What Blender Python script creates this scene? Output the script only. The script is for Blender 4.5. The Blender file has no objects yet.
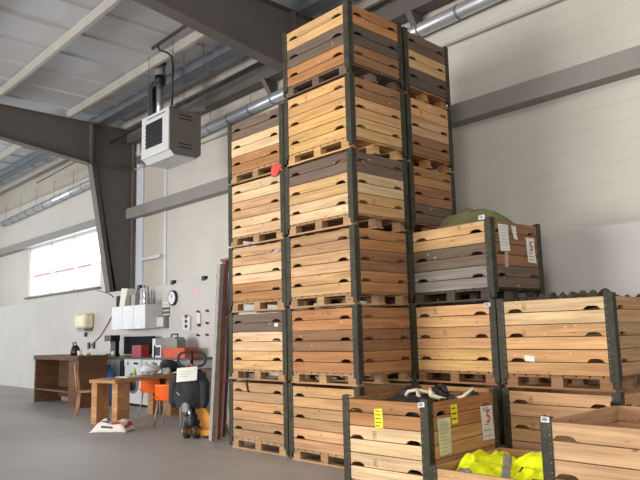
import bpy, math, random
from mathutils import Vector, Matrix, noise
PI = math.pi
C = bpy.context.scene.collection
sc = bpy.context.scene
random.seed(7)

# ------------------------------------------------------------------ camera
F_PX, PITCH, ROLL, EYE, HEAD = 665.8, math.radians(7.971), math.radians(1.394), 1.489, math.radians(43.3)
_h = Vector((-math.cos(HEAD), math.sin(HEAD), 0))
_r = Vector((math.sin(HEAD), math.cos(HEAD), 0))
FW = _h * math.cos(PITCH) + Vector((0, 0, math.sin(PITCH)))
UP = -_h * math.sin(PITCH) + Vector((0, 0, math.cos(PITCH)))
RX = _r * math.cos(ROLL) - UP * math.sin(ROLL)
RU = _r * math.sin(ROLL) + UP * math.cos(ROLL)
cam_d = bpy.data.cameras.new('camera')
cam_d.sensor_width = 36
cam_d.lens = F_PX / 640 * 36
cam_d.clip_end = 200
cam = bpy.data.objects.new('camera', cam_d)
C.objects.link(cam)
m = Matrix((RX, RU, -FW)).transposed().to_4x4()
m.translation = (0, 0, EYE)
cam.matrix_world = m
sc.camera = cam

# ------------------------------------------------------------------ materials
def srgb(r, g, b):
    f = lambda c: (c / 12.92 if c <= 0.04045 else ((c + 0.055) / 1.055) ** 2.4)
    return (f(r / 255), f(g / 255), f(b / 255), 1)

class NT:
    def __init__(s, name):
        s.m = bpy.data.materials.new(name)
        s.m.use_nodes = True
        s.t = s.m.node_tree
        s.b = s.t.nodes['Principled BSDF']
    def n(s, typ, **kw):
        nd = s.t.nodes.new(typ)
        for k, v in kw.items():
            if hasattr(nd, k): setattr(nd, k, v)
            else: nd.inputs[k].default_value = v
        return nd
    def l(s, a, b): s.t.links.new(a, b)
    def coords(s, scale, kind='Object', rnd=True):
        tc = s.n('ShaderNodeTexCoord')
        src = tc.outputs[kind]
        if rnd:
            oi = s.n('ShaderNodeObjectInfo')
            mu = s.n('ShaderNodeMath', operation='MULTIPLY')
            s.l(oi.outputs['Random'], mu.inputs[0]); mu.inputs[1].default_value = 37.0
            ad = s.n('ShaderNodeVectorMath', operation='ADD')
            s.l(src, ad.inputs[0]); s.l(mu.outputs[0], ad.inputs[1])
            src = ad.outputs[0]
        mp = s.n('ShaderNodeMapping')
        mp.inputs['Scale'].default_value = scale
        s.l(src, mp.inputs['Vector'])
        return mp.outputs[0]
    def noise(s, scale, sc_=1.0, detail=3, kind='Object', rnd=True):
        nz = s.n('ShaderNodeTexNoise')
        nz.inputs['Scale'].default_value = sc_
        nz.inputs['Detail'].default_value = detail
        s.l(s.coords(scale, kind, rnd), nz.inputs['Vector'])
        return nz.outputs['Fac']
    def ramp(s, fac, p0, c0, p1, c1):
        r = s.n('ShaderNodeValToRGB')
        e = r.color_ramp.elements
        e[0].position, e[0].color = p0, c0
        e[1].position, e[1].color = p1, c1
        s.l(fac, r.inputs[0])
        return r.outputs[0]
    def mul(s, a, b, fac=1.0):
        mx = s.n('ShaderNodeMix', data_type='RGBA', blend_type='MULTIPLY')
        mx.inputs[0].default_value = fac
        s.l(a, mx.inputs[6]); s.l(b, mx.inputs[7])
        return mx.outputs[2]
    def bump(s, fac, strength=.2, dist=.005):
        b = s.n('ShaderNodeBump')
        b.inputs['Strength'].default_value = strength
        b.inputs['Distance'].default_value = dist
        s.l(fac, b.inputs['Height'])
        s.l(b.outputs[0], s.b.inputs['Normal'])

MATS = {}
def plain(name, rgb, rough=.6, metal=0, var=.12, scale=6, spec=.5):
    if name in MATS: return MATS[name]
    t = NT(name)
    c = srgb(*rgb)
    nz = t.noise((scale,) * 3, 1, 4)
    lo = tuple(max(0, x * (1 - var)) for x in c[:3]) + (1,)
    hi = tuple(min(1, x * (1 + var)) for x in c[:3]) + (1,)
    t.l(t.ramp(nz, .3, lo, .7, hi), t.b.inputs['Base Color'])
    t.b.inputs['Roughness'].default_value = rough
    t.b.inputs['Metallic'].default_value = metal
    t.b.inputs['Specular IOR Level'].default_value = spec
    MATS[name] = t.m
    return t.m

def wood(name, rgb=None, bh=.1223):
    """boards running along local X; colour from the object (rgb None) or fixed"""
    t = NT(name)
    if rgb is None:
        oi = t.n('ShaderNodeObjectInfo'); col = oi.outputs['Color']
    else:
        q = t.n('ShaderNodeRGB'); q.outputs[0].default_value = srgb(*rgb); col = q.outputs[0]
    g1 = t.noise((1.6, 30, 30), 1, 4)
    g2 = t.noise((.9, 5, 9), 1, 2)
    col = t.mul(col, t.ramp(g1, .3, (.80, .77, .74, 1), .7, (1.1, 1.1, 1.1, 1)))
    col = t.mul(col, t.ramp(g2, .3, (.84, .83, .82, 1), .7, (1.1, 1.1, 1.08, 1)))
    # each board its own tone
    tc = t.n('ShaderNodeTexCoord'); sp = t.n('ShaderNodeSeparateXYZ'); t.l(tc.outputs['Object'], sp.inputs[0])
    dv = t.n('ShaderNodeMath', operation='DIVIDE'); t.l(sp.outputs['Z'], dv.inputs[0]); dv.inputs[1].default_value = bh
    fl = t.n('ShaderNodeMath', operation='FLOOR'); t.l(dv.outputs[0], fl.inputs[0])
    o2 = t.n('ShaderNodeObjectInfo'); ad = t.n('ShaderNodeMath', operation='MULTIPLY_ADD')
    t.l(o2.outputs['Random'], ad.inputs[0]); ad.inputs[1].default_value = 91.7; t.l(fl.outputs[0], ad.inputs[2])
    wn = t.n('ShaderNodeTexWhiteNoise', noise_dimensions='1D'); t.l(ad.outputs[0], wn.inputs['W'])
    col = t.mul(col, t.ramp(wn.outputs['Value'], 0, (.86, .85, .84, 1), 1, (1.06, 1.06, 1.06, 1)))
    # knots
    vo = t.n('ShaderNodeTexVoronoi'); vo.inputs['Scale'].default_value = 1
    t.l(t.coords((4.5, 4, 13)), vo.inputs['Vector'])
    col = t.mul(col, t.ramp(vo.outputs['Distance'], .05, (.45, .36, .3, 1), .13, (1, 1, 1, 1)))
    g3 = t.noise((2.2, 14, 60), 1, 6)
    col = t.mul(col, t.ramp(g3, .34, (.84, .8, .76, 1), .5, (1, 1, 1, 1)))
    v2 = t.n('ShaderNodeTexVoronoi'); v2.inputs['Scale'].default_value = 1; t.l(t.coords((5, 3, 9)), v2.inputs['Vector'])
    fm = t.n('ShaderNodeMath', operation='LESS_THAN'); t.l(v2.outputs['Distance'], fm.inputs[0]); fm.inputs[1].default_value = .07
    fx = t.n('ShaderNodeMix', data_type='RGBA'); t.l(fm.outputs[0], fx.inputs[0]); t.l(col, fx.inputs[6]); fx.inputs[7].default_value = srgb(206, 190, 166)
    col = fx.outputs[2]
    t.l(col, t.b.inputs['Base Color'])
    t.b.inputs['Roughness'].default_value = .72
    t.b.inputs['Specular IOR Level'].default_value = .3
    t.bump(g1, .25, .003)
    MATS[name] = t.m
    return t.m

M_WOOD = wood('bin_wood')
M_PAL = wood('pallet_wood', (192, 152, 108))
M_BENCH = wood('bench_wood', (194, 146, 102))
M_DARKW = wood('dark_wood', (104, 74, 52))

def steel_post():
    t = NT('painted_post')
    nz = t.noise((8, 8, 8), 1, 5); n2 = t.noise((30, 30, 60), 1, 3)
    c = t.ramp(nz, .3, srgb(46, 46, 35), .72, srgb(70, 69, 55))
    c = t.mul(c, t.ramp(n2, .35, (.7, .68, .66, 1), .6, (1.05, 1.05, 1.05, 1)))
    t.l(c, t.b.inputs['Base Color'])
    t.b.inputs['Roughness'].default_value = .6; t.b.inputs['Metallic'].default_value = .0; t.b.inputs['Specular IOR Level'].default_value = .3
    MATS['post'] = t.m; return t.m
M_POST = steel_post()
M_BOLT = plain('galvanised', (176, 174, 166), .4, .6)
M_BLACK = plain('black_plastic', (26, 26, 28), .5)
M_STEELG = plain('frame_grey', (98, 92, 88), .6, 0, .08, 2)
M_GIRT = plain('girt_grey', (140, 136, 130), .6, 0, .05, 2)
M_PURL = plain('purlin_cream', (172, 167, 158), .55, 0, .08, 3)
M_PURLB = plain('channel_bluegrey', (122, 128, 136), .45, .3, .1, 3)
M_WHITE = plain('white_enamel', (206, 207, 208), .4, 0, .04)
M_PAPER = plain('paper', (226, 226, 216), .8, 0, .05, 20)
M_YEL = plain('yellow_sticker', (242, 226, 30), .6, 0, .05)
M_RED = plain('red_ink', (200, 44, 38), .6, 0, .05)
M_INK = plain('grey_ink', (95, 92, 88), .7, 0, .05)
M_STAMP = plain('stamp_brown', (122, 76, 42), .8, 0, .15)
M_ORANGE = plain('orange_plastic', (240, 104, 26), .42, 0, .04)
M_JACK = plain('jack_yellow', (232, 160, 40), .45, 0, .08)
M_CHROME = plain('chrome_steel', (190, 192, 194), .25, .8)
M_CLOTH = plain('black_cloth', (46, 46, 50), .9, 0, .3, 10)
M_HIVIS = plain('hivis_yellow', (240, 250, 10), .75, 0, .05, 4)
M_REFL = plain('reflective_tape', (168, 170, 172), .35, .3)
M_OLIVE = plain('olive_canvas', (104, 102, 66), .9, 0, .2, 6)
M_CREAM = plain('cream_plastic', (226, 212, 184), .5, 0, .08)
M_RUST = plain('rust_primer', (128, 86, 76), .7, .1, .25, 8)
M_GALV = plain('weathered_grey', (158, 152, 146), .6, .2, .15, 8)
M_TOOLRED = plain('tool_red', (150, 40, 44), .5)
M_REDOR = plain('box_orange_red', (206, 74, 40), .5)
M_BLUE = plain('blue_plastic', (50, 92, 150), .45)
M_PIPE = plain('gas_pipe', (54, 32, 30), .5, .1)
M_DUCT = plain('spiral_duct', (206, 208, 212), .3, .6, .08, 14)
M_PLASTG = plain('grey_plastic', (128, 126, 122), .5)
M_HEATSIDE = plain('heater_side_shaded', (118, 112, 106), .5, 0, .04)  # side of the white casing, its shade put into the colour
M_RUBBER = plain('black_rubber', (44, 42, 42), .6, .1, .3, 12)

def m_floor():
    t = NT('concrete_floor')
    a = t.noise((.35,) * 3, 1, 6, 'Object', False); b = t.noise((5,) * 3, 1, 8, 'Object', False)
    c = t.ramp(a, .3, srgb(154, 149, 144), .7, srgb(178, 173, 168))
    c = t.mul(c, t.ramp(b, .3, (.86, .86, .86, 1), .7, (1.06, 1.06, 1.06, 1)))
    t.l(c, t.b.inputs['Base Color']); t.b.inputs['Roughness'].default_value = .55
    t.l(t.ramp(b, .3, (.42,) * 3 + (1,), .7, (.62,) * 3 + (1,)), t.b.inputs['Roughness'])
    return t.m
def m_panel(name, rgb, period, axis='Z', depth=.6, groove=.05):
    t = NT(name)
    tc = t.n('ShaderNodeTexCoord'); sp = t.n('ShaderNodeSeparateXYZ'); t.l(tc.outputs['Object'], sp.inputs[0])
    dv = t.n('ShaderNodeMath', operation='DIVIDE'); t.l(sp.outputs[axis], dv.inputs[0]); dv.inputs[1].default_value = period
    fr = t.n('ShaderNodeMath', operation='FRACT'); t.l(dv.outputs[0], fr.inputs[0])
    cp = t.n('ShaderNodeMath', operation='PINGPONG'); t.l(fr.outputs[0], cp.inputs[0]); cp.inputs[1].default_value = .5
    gr = t.ramp(cp.outputs[0], 0, (0, 0, 0, 1), groove, (1, 1, 1, 1))
    nz = t.noise((1.2,) * 3, 1, 3, 'Object', False)
    c = srgb(*rgb)
    col = t.ramp(nz, .3, tuple(x * .95 for x in c[:3]) + (1,), .7, tuple(min(1, x * 1.04) for x in c[:3]) + (1,))
    col = t.mul(col, t.ramp(gr, 0, (.955, .955, .955, 1), 1, (1, 1, 1, 1)))
    t.l(col, t.b.inputs['Base Color']); t.b.inputs['Roughness'].default_value = .55
    t.bump(gr, depth, .006)
    return t.m
M_FLOOR = m_floor()
M_WALLP = m_panel('ribbed_wall_panel', (200, 195, 185), .26, 'Z', .35, .06)
M_WALLS = plain('smooth_wall_panel', (196, 188, 176), .6, 0, .03, 1)
M_EAVE = m_panel('eave_panel', (186, 176, 162), .3, 'X')
M_PLINTH = plain('plastered_plinth', (196, 192, 188), .75, 0, .05, 1.2)
M_CEIL = plain('roof_sheet', (190, 191, 194), .42, 0, .05, 1)
M_TRIMW = plain('white_trim', (208, 212, 220), .5, 0, .04)
def m_glass():
    t = NT('window_glass')
    tr = t.n('ShaderNodeBsdfTransparent'); tr.inputs[0].default_value = (.93, .96, .97, 1)
    gl = t.n('ShaderNodeBsdfGlossy'); gl.inputs['Roughness'].default_value = .03
    mx = t.n('ShaderNodeMixShader'); mx.inputs[0].default_value = .06
    t.l(tr.outputs[0], mx.inputs[1]); t.l(gl.outputs[0], mx.inputs[2])
    t.l(mx.outputs[0], t.t.nodes['Material Output'].inputs[0]); return t.m
M_GLASS = m_glass()

# ------------------------------------------------------------------ mesh builder
class MB:
    def __init__(s): s.v, s.f, s.mi, s.mat = [], [], [], 0
    def add(s, vs, fs):
        o = len(s.v); s.v += [tuple(v) for v in vs]
        for f in fs: s.f.append([o + i for i in f]); s.mi.append(s.mat)
        return s
    def box(s, x0, x1, y0, y1, z0, z1):
        return s.add([(x0, y0, z0), (x1, y0, z0), (x1, y1, z0), (x0, y1, z0), (x0, y0, z1), (x1, y0, z1), (x1, y1, z1), (x0, y1, z1)],
                     [(3, 2, 1, 0), (4, 5, 6, 7), (0, 1, 5, 4), (1, 2, 6, 5), (2, 3, 7, 6), (3, 0, 4, 7)])
    def bar(s, p0, p1, w, h, up=(0, 0, 1)):
        p0, p1 = Vector(p0), Vector(p1); d = (p1 - p0).normalized(); up = Vector(up)
        if abs(d.dot(up)) > .99: up = Vector((0, 1, 0))
        a = d.cross(up).normalized(); b = a.cross(d)
        vs = [p + a * w / 2 * i + b * h / 2 * j for p in (p0, p1) for i, j in ((-1, -1), (1, -1), (1, 1), (-1, 1))]
        return s.add(vs, [(0, 1, 2, 3), (7, 6, 5, 4), (0, 4, 5, 1), (1, 5, 6, 2), (2, 6, 7, 3), (3, 7, 4, 0)])
    def tube(s, pts, r, n=10, cap=True):
        pts = [Vector(p) for p in pts]; rs = r if isinstance(r, (list, tuple)) else [r] * len(pts)
        o = len(s.v); ref = None
        for i, p in enumerate(pts):
            d = (pts[min(i + 1, len(pts) - 1)] - pts[max(i - 1, 0)]).normalized()
            if ref is None: ref = d.orthogonal().normalized()
            ref = (ref - d * ref.dot(d)).normalized(); b = d.cross(ref)
            for k in range(n):
                t = 2 * PI * k / n
                s.v.append(tuple(p + (ref * math.cos(t) + b * math.sin(t)) * rs[i]))
        for i in range(len(pts) - 1):
            for k in range(n):
                a = o + i * n + k; c = o + i * n + (k + 1) % n
                s.f.append([a, c, c + n, a + n]); s.mi.append(s.mat)
        if cap:
            s.f.append([o + k for k in range(n)][::-1]); s.mi.append(s.mat)
            e = o + (len(pts) - 1) * n; s.f.append([e + k for k in range(n)]); s.mi.append(s.mat)
        return s
    def lathe(s, prof, n=20, at=(0, 0, 0)):
        o = len(s.v); ax, ay, az = at
        for r, z in prof:
            for k in range(n):
                t = 2 * PI * k / n; s.v.append((ax + r * math.cos(t), ay + r * math.sin(t), az + z))
        for i in range(len(prof) - 1):
            for k in range(n):
                a = o + i * n + k; c = o + i * n + (k + 1) % n
                s.f.append([a, c, c + n, a + n]); s.mi.append(s.mat)
        s.f.append([o + k for k in range(n)][::-1]); s.mi.append(s.mat)
        e = o + (len(prof) - 1) * n; s.f.append([e + k for k in range(n)]); s.mi.append(s.mat)
        return s
    def prism(s, poly, fn, t0, t1):
        """poly 2D points, fn(a,b,t) -> 3D"""
        n = len(poly); vs = [fn(a, b, t0) for a, b in poly] + [fn(a, b, t1) for a, b in poly]
        return s.add(vs, [tuple(range(n))[::-1], tuple(range(n, 2 * n))] + [(i, (i + 1) % n, n + (i + 1) % n, n + i) for i in range(n)])
    def grid(s, fn, nu, nv):
        vs = [fn(i / nu, j / nv) for j in range(nv + 1) for i in range(nu + 1)]
        return s.add(vs, [(j * (nu + 1) + i, j * (nu + 1) + i + 1, (j + 1) * (nu + 1) + i + 1, (j + 1) * (nu + 1) + i) for j in range(nv) for i in range(nu)])
    def blob(s, c, r, seed=0, amp=.25, freq=2.2, nu=20, nv=12):
        c = Vector(c); o = len(s.v)
        for j in range(nv + 1):
            ph = PI * j / nv
            for i in range(nu):
                th = 2 * PI * i / nu
                d = Vector((math.sin(ph) * math.cos(th), math.sin(ph) * math.sin(th), math.cos(ph)))
                k = 1 + amp * noise.noise(d * freq + Vector((seed * 7.3, seed * 3.1, seed)))
                s.v.append(tuple(c + Vector((d.x * r[0], d.y * r[1], d.z * r[2])) * k))
        for j in range(nv):
            for i in range(nu):
                a = o + j * nu + i; b = o + j * nu + (i + 1) % nu
                s.f.append([a, a + nu, b + nu, b]); s.mi.append(s.mat)
        return s
    def mesh(s, name, mats):
        me = bpy.data.meshes.new(name); me.from_pydata(s.v, [], s.f)
        if not isinstance(mats, (list, tuple)): mats = [mats]
        for mm in mats: me.materials.append(mm)
        me.polygons.foreach_set('material_index', s.mi)
        me.update(); me.validate()
        return me
    def build(s, name, mats, parent=None, smooth=False, bevel=0, loc=None, rz=None, solid=0, sub=0):
        me = s.mesh(name, mats)
        if smooth:
            for p in me.polygons: p.use_smooth = True
        o = bpy.data.objects.new(name, me); C.objects.link(o)
        if parent: o.parent = parent
        if loc is not None: o.location = loc
        if rz is not None: o.rotation_euler.z = rz
        if solid:
            q = o.modifiers.new('solid', 'SOLIDIFY'); q.thickness = solid; q.offset = -1
        if bevel:
            q = o.modifiers.new('bevel', 'BEVEL'); q.width = bevel; q.segments = 2; q.limit_method = 'ANGLE'
        if sub:
            q = o.modifiers.new('sub', 'SUBSURF'); q.levels = q.render_levels = sub
        return o

def tag(o, label, cat, group=None):
    o['label'] = label; o['category'] = cat
    if group: o['group'] = group
    return o
def struct(o): o['kind'] = 'structure'; return o
def thing(name, label, cat, loc=(0, 0, 0), rz=0, group=None):
    o = bpy.data.objects.new(name, None); C.objects.link(o)
    o.location = loc; o.rotation_euler.z = rz; o.empty_display_size = .1
    return tag(o, label, cat, group)
def copy_tree(o, parent=None):
    c = o.copy(); C.objects.link(c)
    if parent: c.parent = parent
    for ch in list(o.children): copy_tree(ch, c)
    return c
def text(name, body, size, mat, parent, mat4):
    cu = bpy.data.curves.new(name, 'FONT'); cu.body = body; cu.size = size; cu.extrude = .0006
    cu.align_x = 'CENTER'; cu.align_y = 'CENTER'
    tmp = bpy.data.objects.new(name, cu); C.objects.link(tmp)
    bpy.context.view_layer.update()
    me = bpy.data.meshes.new_from_object(tmp.evaluated_get(bpy.context.evaluated_depsgraph_get()))
    bpy.data.objects.remove(tmp)
    me.materials.clear(); me.materials.append(mat)
    o = bpy.data.objects.new(name, me); C.objects.link(o)
    if parent: o.parent = parent
    o.matrix_local = mat4
    return o

# ------------------------------------------------------------------ the hall
WY, PY = 8.70, 7.90            # upper wall and plinth front
CZ = 7.45                      # roof sheet
X0, X1, Y0 = -30.0, 10.0, -16.0
struct(MB().box(X0, X1, Y0, WY + .3, -.2, 0).build('floor', M_FLOOR))

# roof: sheet with trapezoid ribs running towards the wall
def ceiling():
    b = MB(); prof = [(X0, CZ)]; x = X0 + .35
    while x < X1 - .2:
        prof += [(x - .06, CZ), (x - .025, CZ - .045), (x + .025, CZ - .045), (x + .06, CZ)]; x += 1.09
    prof += [(X1, CZ)]
    poly = prof + [(X1, CZ + .15), (X0, CZ + .15)]
    b.prism(poly, lambda a, c, t: (a, t, c), Y0, WY + .3)
    return struct(b.build('ceiling', M_CEIL))
ceiling()

# back wall, upper panels (with a window opening in the far bay)
WX0, WX1, WZ0, WZ1 = -24.5, -18.75, 3.02, 4.72
b = MB(); b.box(-15.0, X1, WY, WY + .25, 2.0, 6.55); b.box(X0, -17.2, WY, WY + .25, WZ1, 6.55)
b.box(X0, WX0, WY, WY + .25, 2.0, WZ1); b.box(WX1, -17.2, WY, WY + .25, 2.0, WZ1); b.box(WX0, WX1, WY, WY + .25, 2.0, WZ0)
struct(b.build('wall_back', M_WALLP))
struct(MB().box(-17.2, -15.0, WY, WY + .25, 2.0, 6.55).build('wall_back_smooth', M_WALLS))
struct(MB().box(X0, X1, WY - .02, WY + .25, 6.55, CZ + .1).build('wall_back_eave', M_EAVE))
b = MB(); b.box(X0, X1, PY, WY + .1, 0, 2.68)
struct(b.build('wall_plinth', M_PLINTH))
struct(MB().box(X0, X1, WY - .05, WY - .021, 6.5, 6.6).build('trim_1', M_PURL))
struct(MB().box(-15.05, -14.93, WY - .03, WY, 2.68, 6.5).build('trim_2', M_TRIMW))
struct(MB().box(-16.45, -16.1, WY - .06, WY, 2.68, 6.5).build('trim_3', M_TRIMW))
struct(MB().box(X0 - .25, X0, Y0, WY + .3, 0, CZ).build('wall_left', M_WALLP))
# window
w = MB()
for x in (WX0, -22.6, -20.7, WX1): w.box(x - .04, x + .04, WY + .04, WY + .14, WZ0, WZ1)
for z in (WZ0, WZ1): w.box(WX0, WX1, WY + .04, WY + .14, z - .04, z + .04)
win = struct(w.build('window_1', M_TRIMW))
MB().box(WX0 + .04, WX1 - .04, WY + .08, WY + .09, WZ0 + .04, WZ1 - .04).build('pane', M_GLASS, win)
MB().box(WX0 + .04, WX1 - .04, WY + .16, WY + .2, 3.72, 3.79).build('glazing_bar', plain('pale_red_bar', (226, 150, 150), .6), win)
MB().box(WX0 - .1, WX1 + .1, WY - .12, WY + .04, WZ0 - .08, WZ0 - .03).build('window_sill', M_STEELG, win)

# steel portal frames
def portal(x, label):
    r = thing('portal_frame', label, 'steel frame', (x, 0, 0), 0)
    zk, yk = 6.08, 7.40           # knee, lower inside corner
    zt = 7.2
    yin = lambda z: 8.0 - (z - 2.6) * .171
    tw, fw = .014, .13
    c = MB()
    c.prism([(yin(0) + .25, 0), (WY - .1, 0), (WY - .1, zt), (yk, zt), (yk, zk), (yin(2.6), 2.6)], lambda a, z, t: (t, a, z), -tw / 2, tw / 2)
    c.box(-fw, fw, WY - .1, WY - .07, 0, zt)
    c.bar((0, yin(2.6), 2.6), (0, yk, zk), 2 * fw, .018, (0, 1, 0)); c.bar((0, yin(0) + .25, 0), (0, yin(2.6), 2.6), 2 * fw, .018, (0, 1, 0))
    c.box(-fw, fw, yk, WY - .1, zk - .01, zk + .01)
    c.build('column', M_STEELG, r)
    q = MB()
    ya = -14
    zb = lambda y: zk + min((yk - y) * .135, .55)
    q.prism([(yk, zk), (yk, zt), (ya, zt), (ya, zb(ya)), (3.3, zb(3.3))], lambda a, z, t: (t, a, z), -tw / 2, tw / 2)
    q.box(-fw, fw, ya, WY - .1, zt - .02, zt)
    q.bar((0, yk, zk), (0, 3.3, zb(3.3)), 2 * fw, .02); q.bar((0, 3.3, zb(3.3)), (0, ya, zb(ya)), 2 * fw, .02)
    q.build('rafter', M_STEELG, r)
    p = MB(); p.box(-fw, fw, yk - .03, yk + .03, zk, zt)
    p.build('end_plate', M_STEELG, r)
portal(-8.5, 'dark grey steel portal frame passing just behind the tall bin stacks')
portal(-16.7, 'dark grey steel portal frame beyond the hanging heater, by the window')

def member(name, label, cat, y0, y1, z0, z1, x0, x1, mat, group=None):
    return tag(MB().box(x0, x1, y0, y1, z0, z1).build(name, mat, None), label, cat, group)
member('steel_girt', 'grey box girt on the wall right of the tall bins', 'beam', 8.45, 8.699, 4.70, 4.99, -8.35, X1, M_GIRT)
member('steel_girt', 'grey box girt on the wall between the tapered column and the bins', 'beam', 8.45, 8.699, 4.70, 4.99, -16.85, -8.65, M_GIRT)
member('steel_girt', 'grey box girt above the bright window left of the tapered column', 'beam', 8.45, 8.699, 4.76, 5.0, X0, -17.0, M_GIRT)
member('wall_rail', 'thin white rail on the smooth panel below the girt', 'rail', 8.55, 8.69, 3.50, 3.58, -16.05, -15.05, M_WHITE)
member('eave_beam', 'dark eave beam between the heater and the leftmost stack top', 'beam', 8.35, 8.6, 6.78, 7.06, -16.5, -8.7, M_STEELG)
member('eave_beam', 'dark eave beam above the silver duct behind the tallest stack', 'beam', 8.35, 8.6, 6.78, 7.06, -8.3, X1, M_STEELG)
for x, l in ((-10.45, 'small dark bracket under the eave beam left of the tallest stack'), (-6.55, 'triangular dark bracket under the eave beam right of the tallest stack')):
    tag(MB().prism([(8.3, 6.78), (8.62, 6.78), (8.62, 6.45), (8.52, 6.45)], lambda a, z, t: (x + t, a, z), -.06, .06).build('eave_bracket', M_STEELG), l, 'bracket')

def purlin(y, mat, label):
    b = MB(); z = 7.2
    b.box(X0, X1, y, y + .075, z, z + .012); b.box(X0, X1, y, y + .012, z + .012, CZ - .045); b.box(X0, X1, y + .063, y + .075, z + .012, z + .03)
    tag(b.build('roof_purlin', mat), label, 'purlin', 'roof purlins')
for y, mt, l in ((4.88, M_PURL, 'cream roof purlin in the top left corner of the ceiling'), (6.74, M_PURL, 'cream roof purlin running just above the heater flue'),
                 (3.1, M_PURL, 'cream roof purlin over the hall, second from the top left corner'), (8.3, M_PURL, 'cream roof purlin closest to the back wall')):
    purlin(y, mt, l)
b = MB(); b.box(X0, X1, 7.55, 7.83, 7.215, 7.23); b.box(X0, X1, 7.55, 7.565, 7.21, 7.42); b.box(X0, X1, 7.815, 7.83, 7.21, 7.42)
tag(b.build('roof_channel', M_PURLB), 'blue grey steel channel under the roof behind the heater flue', 'channel')

# spiral duct and services along the eave
def duct(xa, xe, label):
    pa = lambda x: Vector((x, 8.54, 6.06 + (x + 24) * .02435))
    a, e = pa(xa), pa(xe)
    r = tag(MB().tube([a, e], .115, 20).build('spiral_duct', M_DUCT, None, True), label, 'duct')
    d = (e - a); k = 0
    x = .3
    while x < d.length:
        p = a + d.normalized() * x
        MB().tube([p - d.normalized() * .02, p + d.normalized() * .02], .123, 20).build('duct_band', M_PURLB, r, True)
        if k % 2 == 0: MB().tube([p + Vector((0, 0, .11)), (p.x, p.y, 6.8)], .006, 6).build('hanger', M_STEELG, r)
        x += .78; k += 1
duct(-16.15, -1, 'silver round duct along the top of the back wall, passing behind the tall stacks')
duct(-27, -16.95, 'silver round duct high on the wall left of the tapered column')
tag(MB().box(X0, X1, 8.62, 8.68, 6.08, 6.12)  .build('cable_tray', M_PURL), 'thin cream cable tray below the silver duct', 'cable tray')
tag(MB().tube([(-22, 7.95, 6.62), (-8.6, 7.95, 6.98)], .018, 8).build('thin_pipe', M_BLACK), 'thin black pipe crossing behind the heater towards the rafter', 'pipe')
b = MB()
for z0, z1 in ((6.9, 6.4), (6.4, 6.0)): b.tube([(-16.35, 8.64, z0), (-16.35, 8.64, z1 + .03)], .05, 12)
b.tube([(-16.35, 8.64, 6.43), (-16.35, 8.64, 6.37)], .06, 12)
tag(b.build('drain_pipe', M_WHITE, None, True), 'short white drain pipe beside the tapered column top', 'pipe')

# unit heater
hx, hy, hz = -11.2, 6.57, 5.03
H = thing('unit_heater', 'white gas heater hanging from the roof left of the bins', 'heater', (hx, hy, hz))
hw, hd, hh, ch = 1.08, .72, .97, .1
MB().prism([(0, ch), (ch, .02), (hd - ch, .02), (hd, ch), (hd, hh), (0, hh)], lambda a, z, t: (t, a, z), -hw, 0).build('casing', M_HEATSIDE, H, bevel=.008)
f = MB(); f.box(-hw, 0, -.03, 0, ch, hh); fr = f.build('front_panel', M_WHITE, H, bevel=.006)
g = MB(); g.box(-hw * .83, -hw * .22, -.036, -.0305, .28, .8); g.build('grille', M_BLACK, fr)
g = MB()
for i in range(6): g.box(-hw * .83, -hw * .22, -.05, -.036, .3 + i * .085, .312 + i * .085)
g.build('louvre', plain('dark_grey', (52, 52, 54), .5), fr)
g = MB(); g.box(-hw * .8, -hw * .12, -.034, -.0305, .885, .905); g.build('slot', M_BLACK, fr)
MB().prism([(0, ch), (ch, .0), (ch, .018), (0.02, ch)], lambda a, z, t: (t, a, z), -hw, 0).build('lower_lip', M_WHITE, H)
MB().box(-hw, 0, ch, hd - ch, 0.0, .019).build('bottom_panel', M_WHITE, H)
for z in (.18, .25, .77, .84): MB().box(.0005, .004, .2, .5, z, z + .022).build('vent_slot', M_BLACK, H)
MB().box(-hw - .1, .28, .62, .68, hh + .002, hh + .05).build('support_rail', M_STEELG, H)
MB().box(-hw - .1, .12, .06, .12, hh + .002, hh + .05).build('support_rail', M_STEELG, H)
for x, y in ((-hw + .05, .09), (-.05, .09), (.2, .65), (-.55, .65)): MB().tube([(x, y, hh + .05), (x, y, 7.44 - hz)], .008, 6).build('hanger', M_STEELG, H)
F = tag(MB().tube([(-12.3, 6.97, 6.0), (-12.3, 6.97, 6.95)], .075, 16).build('heater_flue', M_CHROME, None, True), 'steel heater flue with black elbow and mesh cap above the heater', 'flue')
b = MB(); b.tube([(-12.3, 6.97, 6.88), (-12.3, 6.97, 7.06)], .12, 18); b.tube([(-12.3, 6.97, 6.93), (-12.56, 6.97, 6.93), (-12.62, 6.97, 6.88), (-12.62, 6.97, 6.05)], .085, 14)
b.build('elbow', M_BLACK, F, True)
MB().tube([(-12.3, 6.97, 7.06), (-12.3, 6.97, 7.32)], .11, 18).build('mesh_cap', M_PLASTG, F, True); MB().tube([(-12.3, 6.97, 7.32), (-12.3, 6.97, 7.36)], .13, 18).build('cap_rim', M_BLACK, F, True)
tag(MB().tube([(-11.25, 6.64, 6.01), (-11.25, 6.66, 6.9), (-11.3, 6.66, 7.1), (-11.4, 6.6, 7.2), (-11.52, 6.5, 7.26), (-11.55, 6.49, 7.35)], .024, 8).build('gas_pipe', M_PIPE, None, True),
    'dark red gas pipe rising in a bend from the heater top', 'pipe')
tag(MB().tube([(-11.78, 6.49, 7.38), (-8.6, 6.42, 7.38)], .034, 8).build('supply_pipe', M_PIPE, None, True), 'straight dark red pipe under the roof leading to the rafter', 'pipe')

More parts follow.
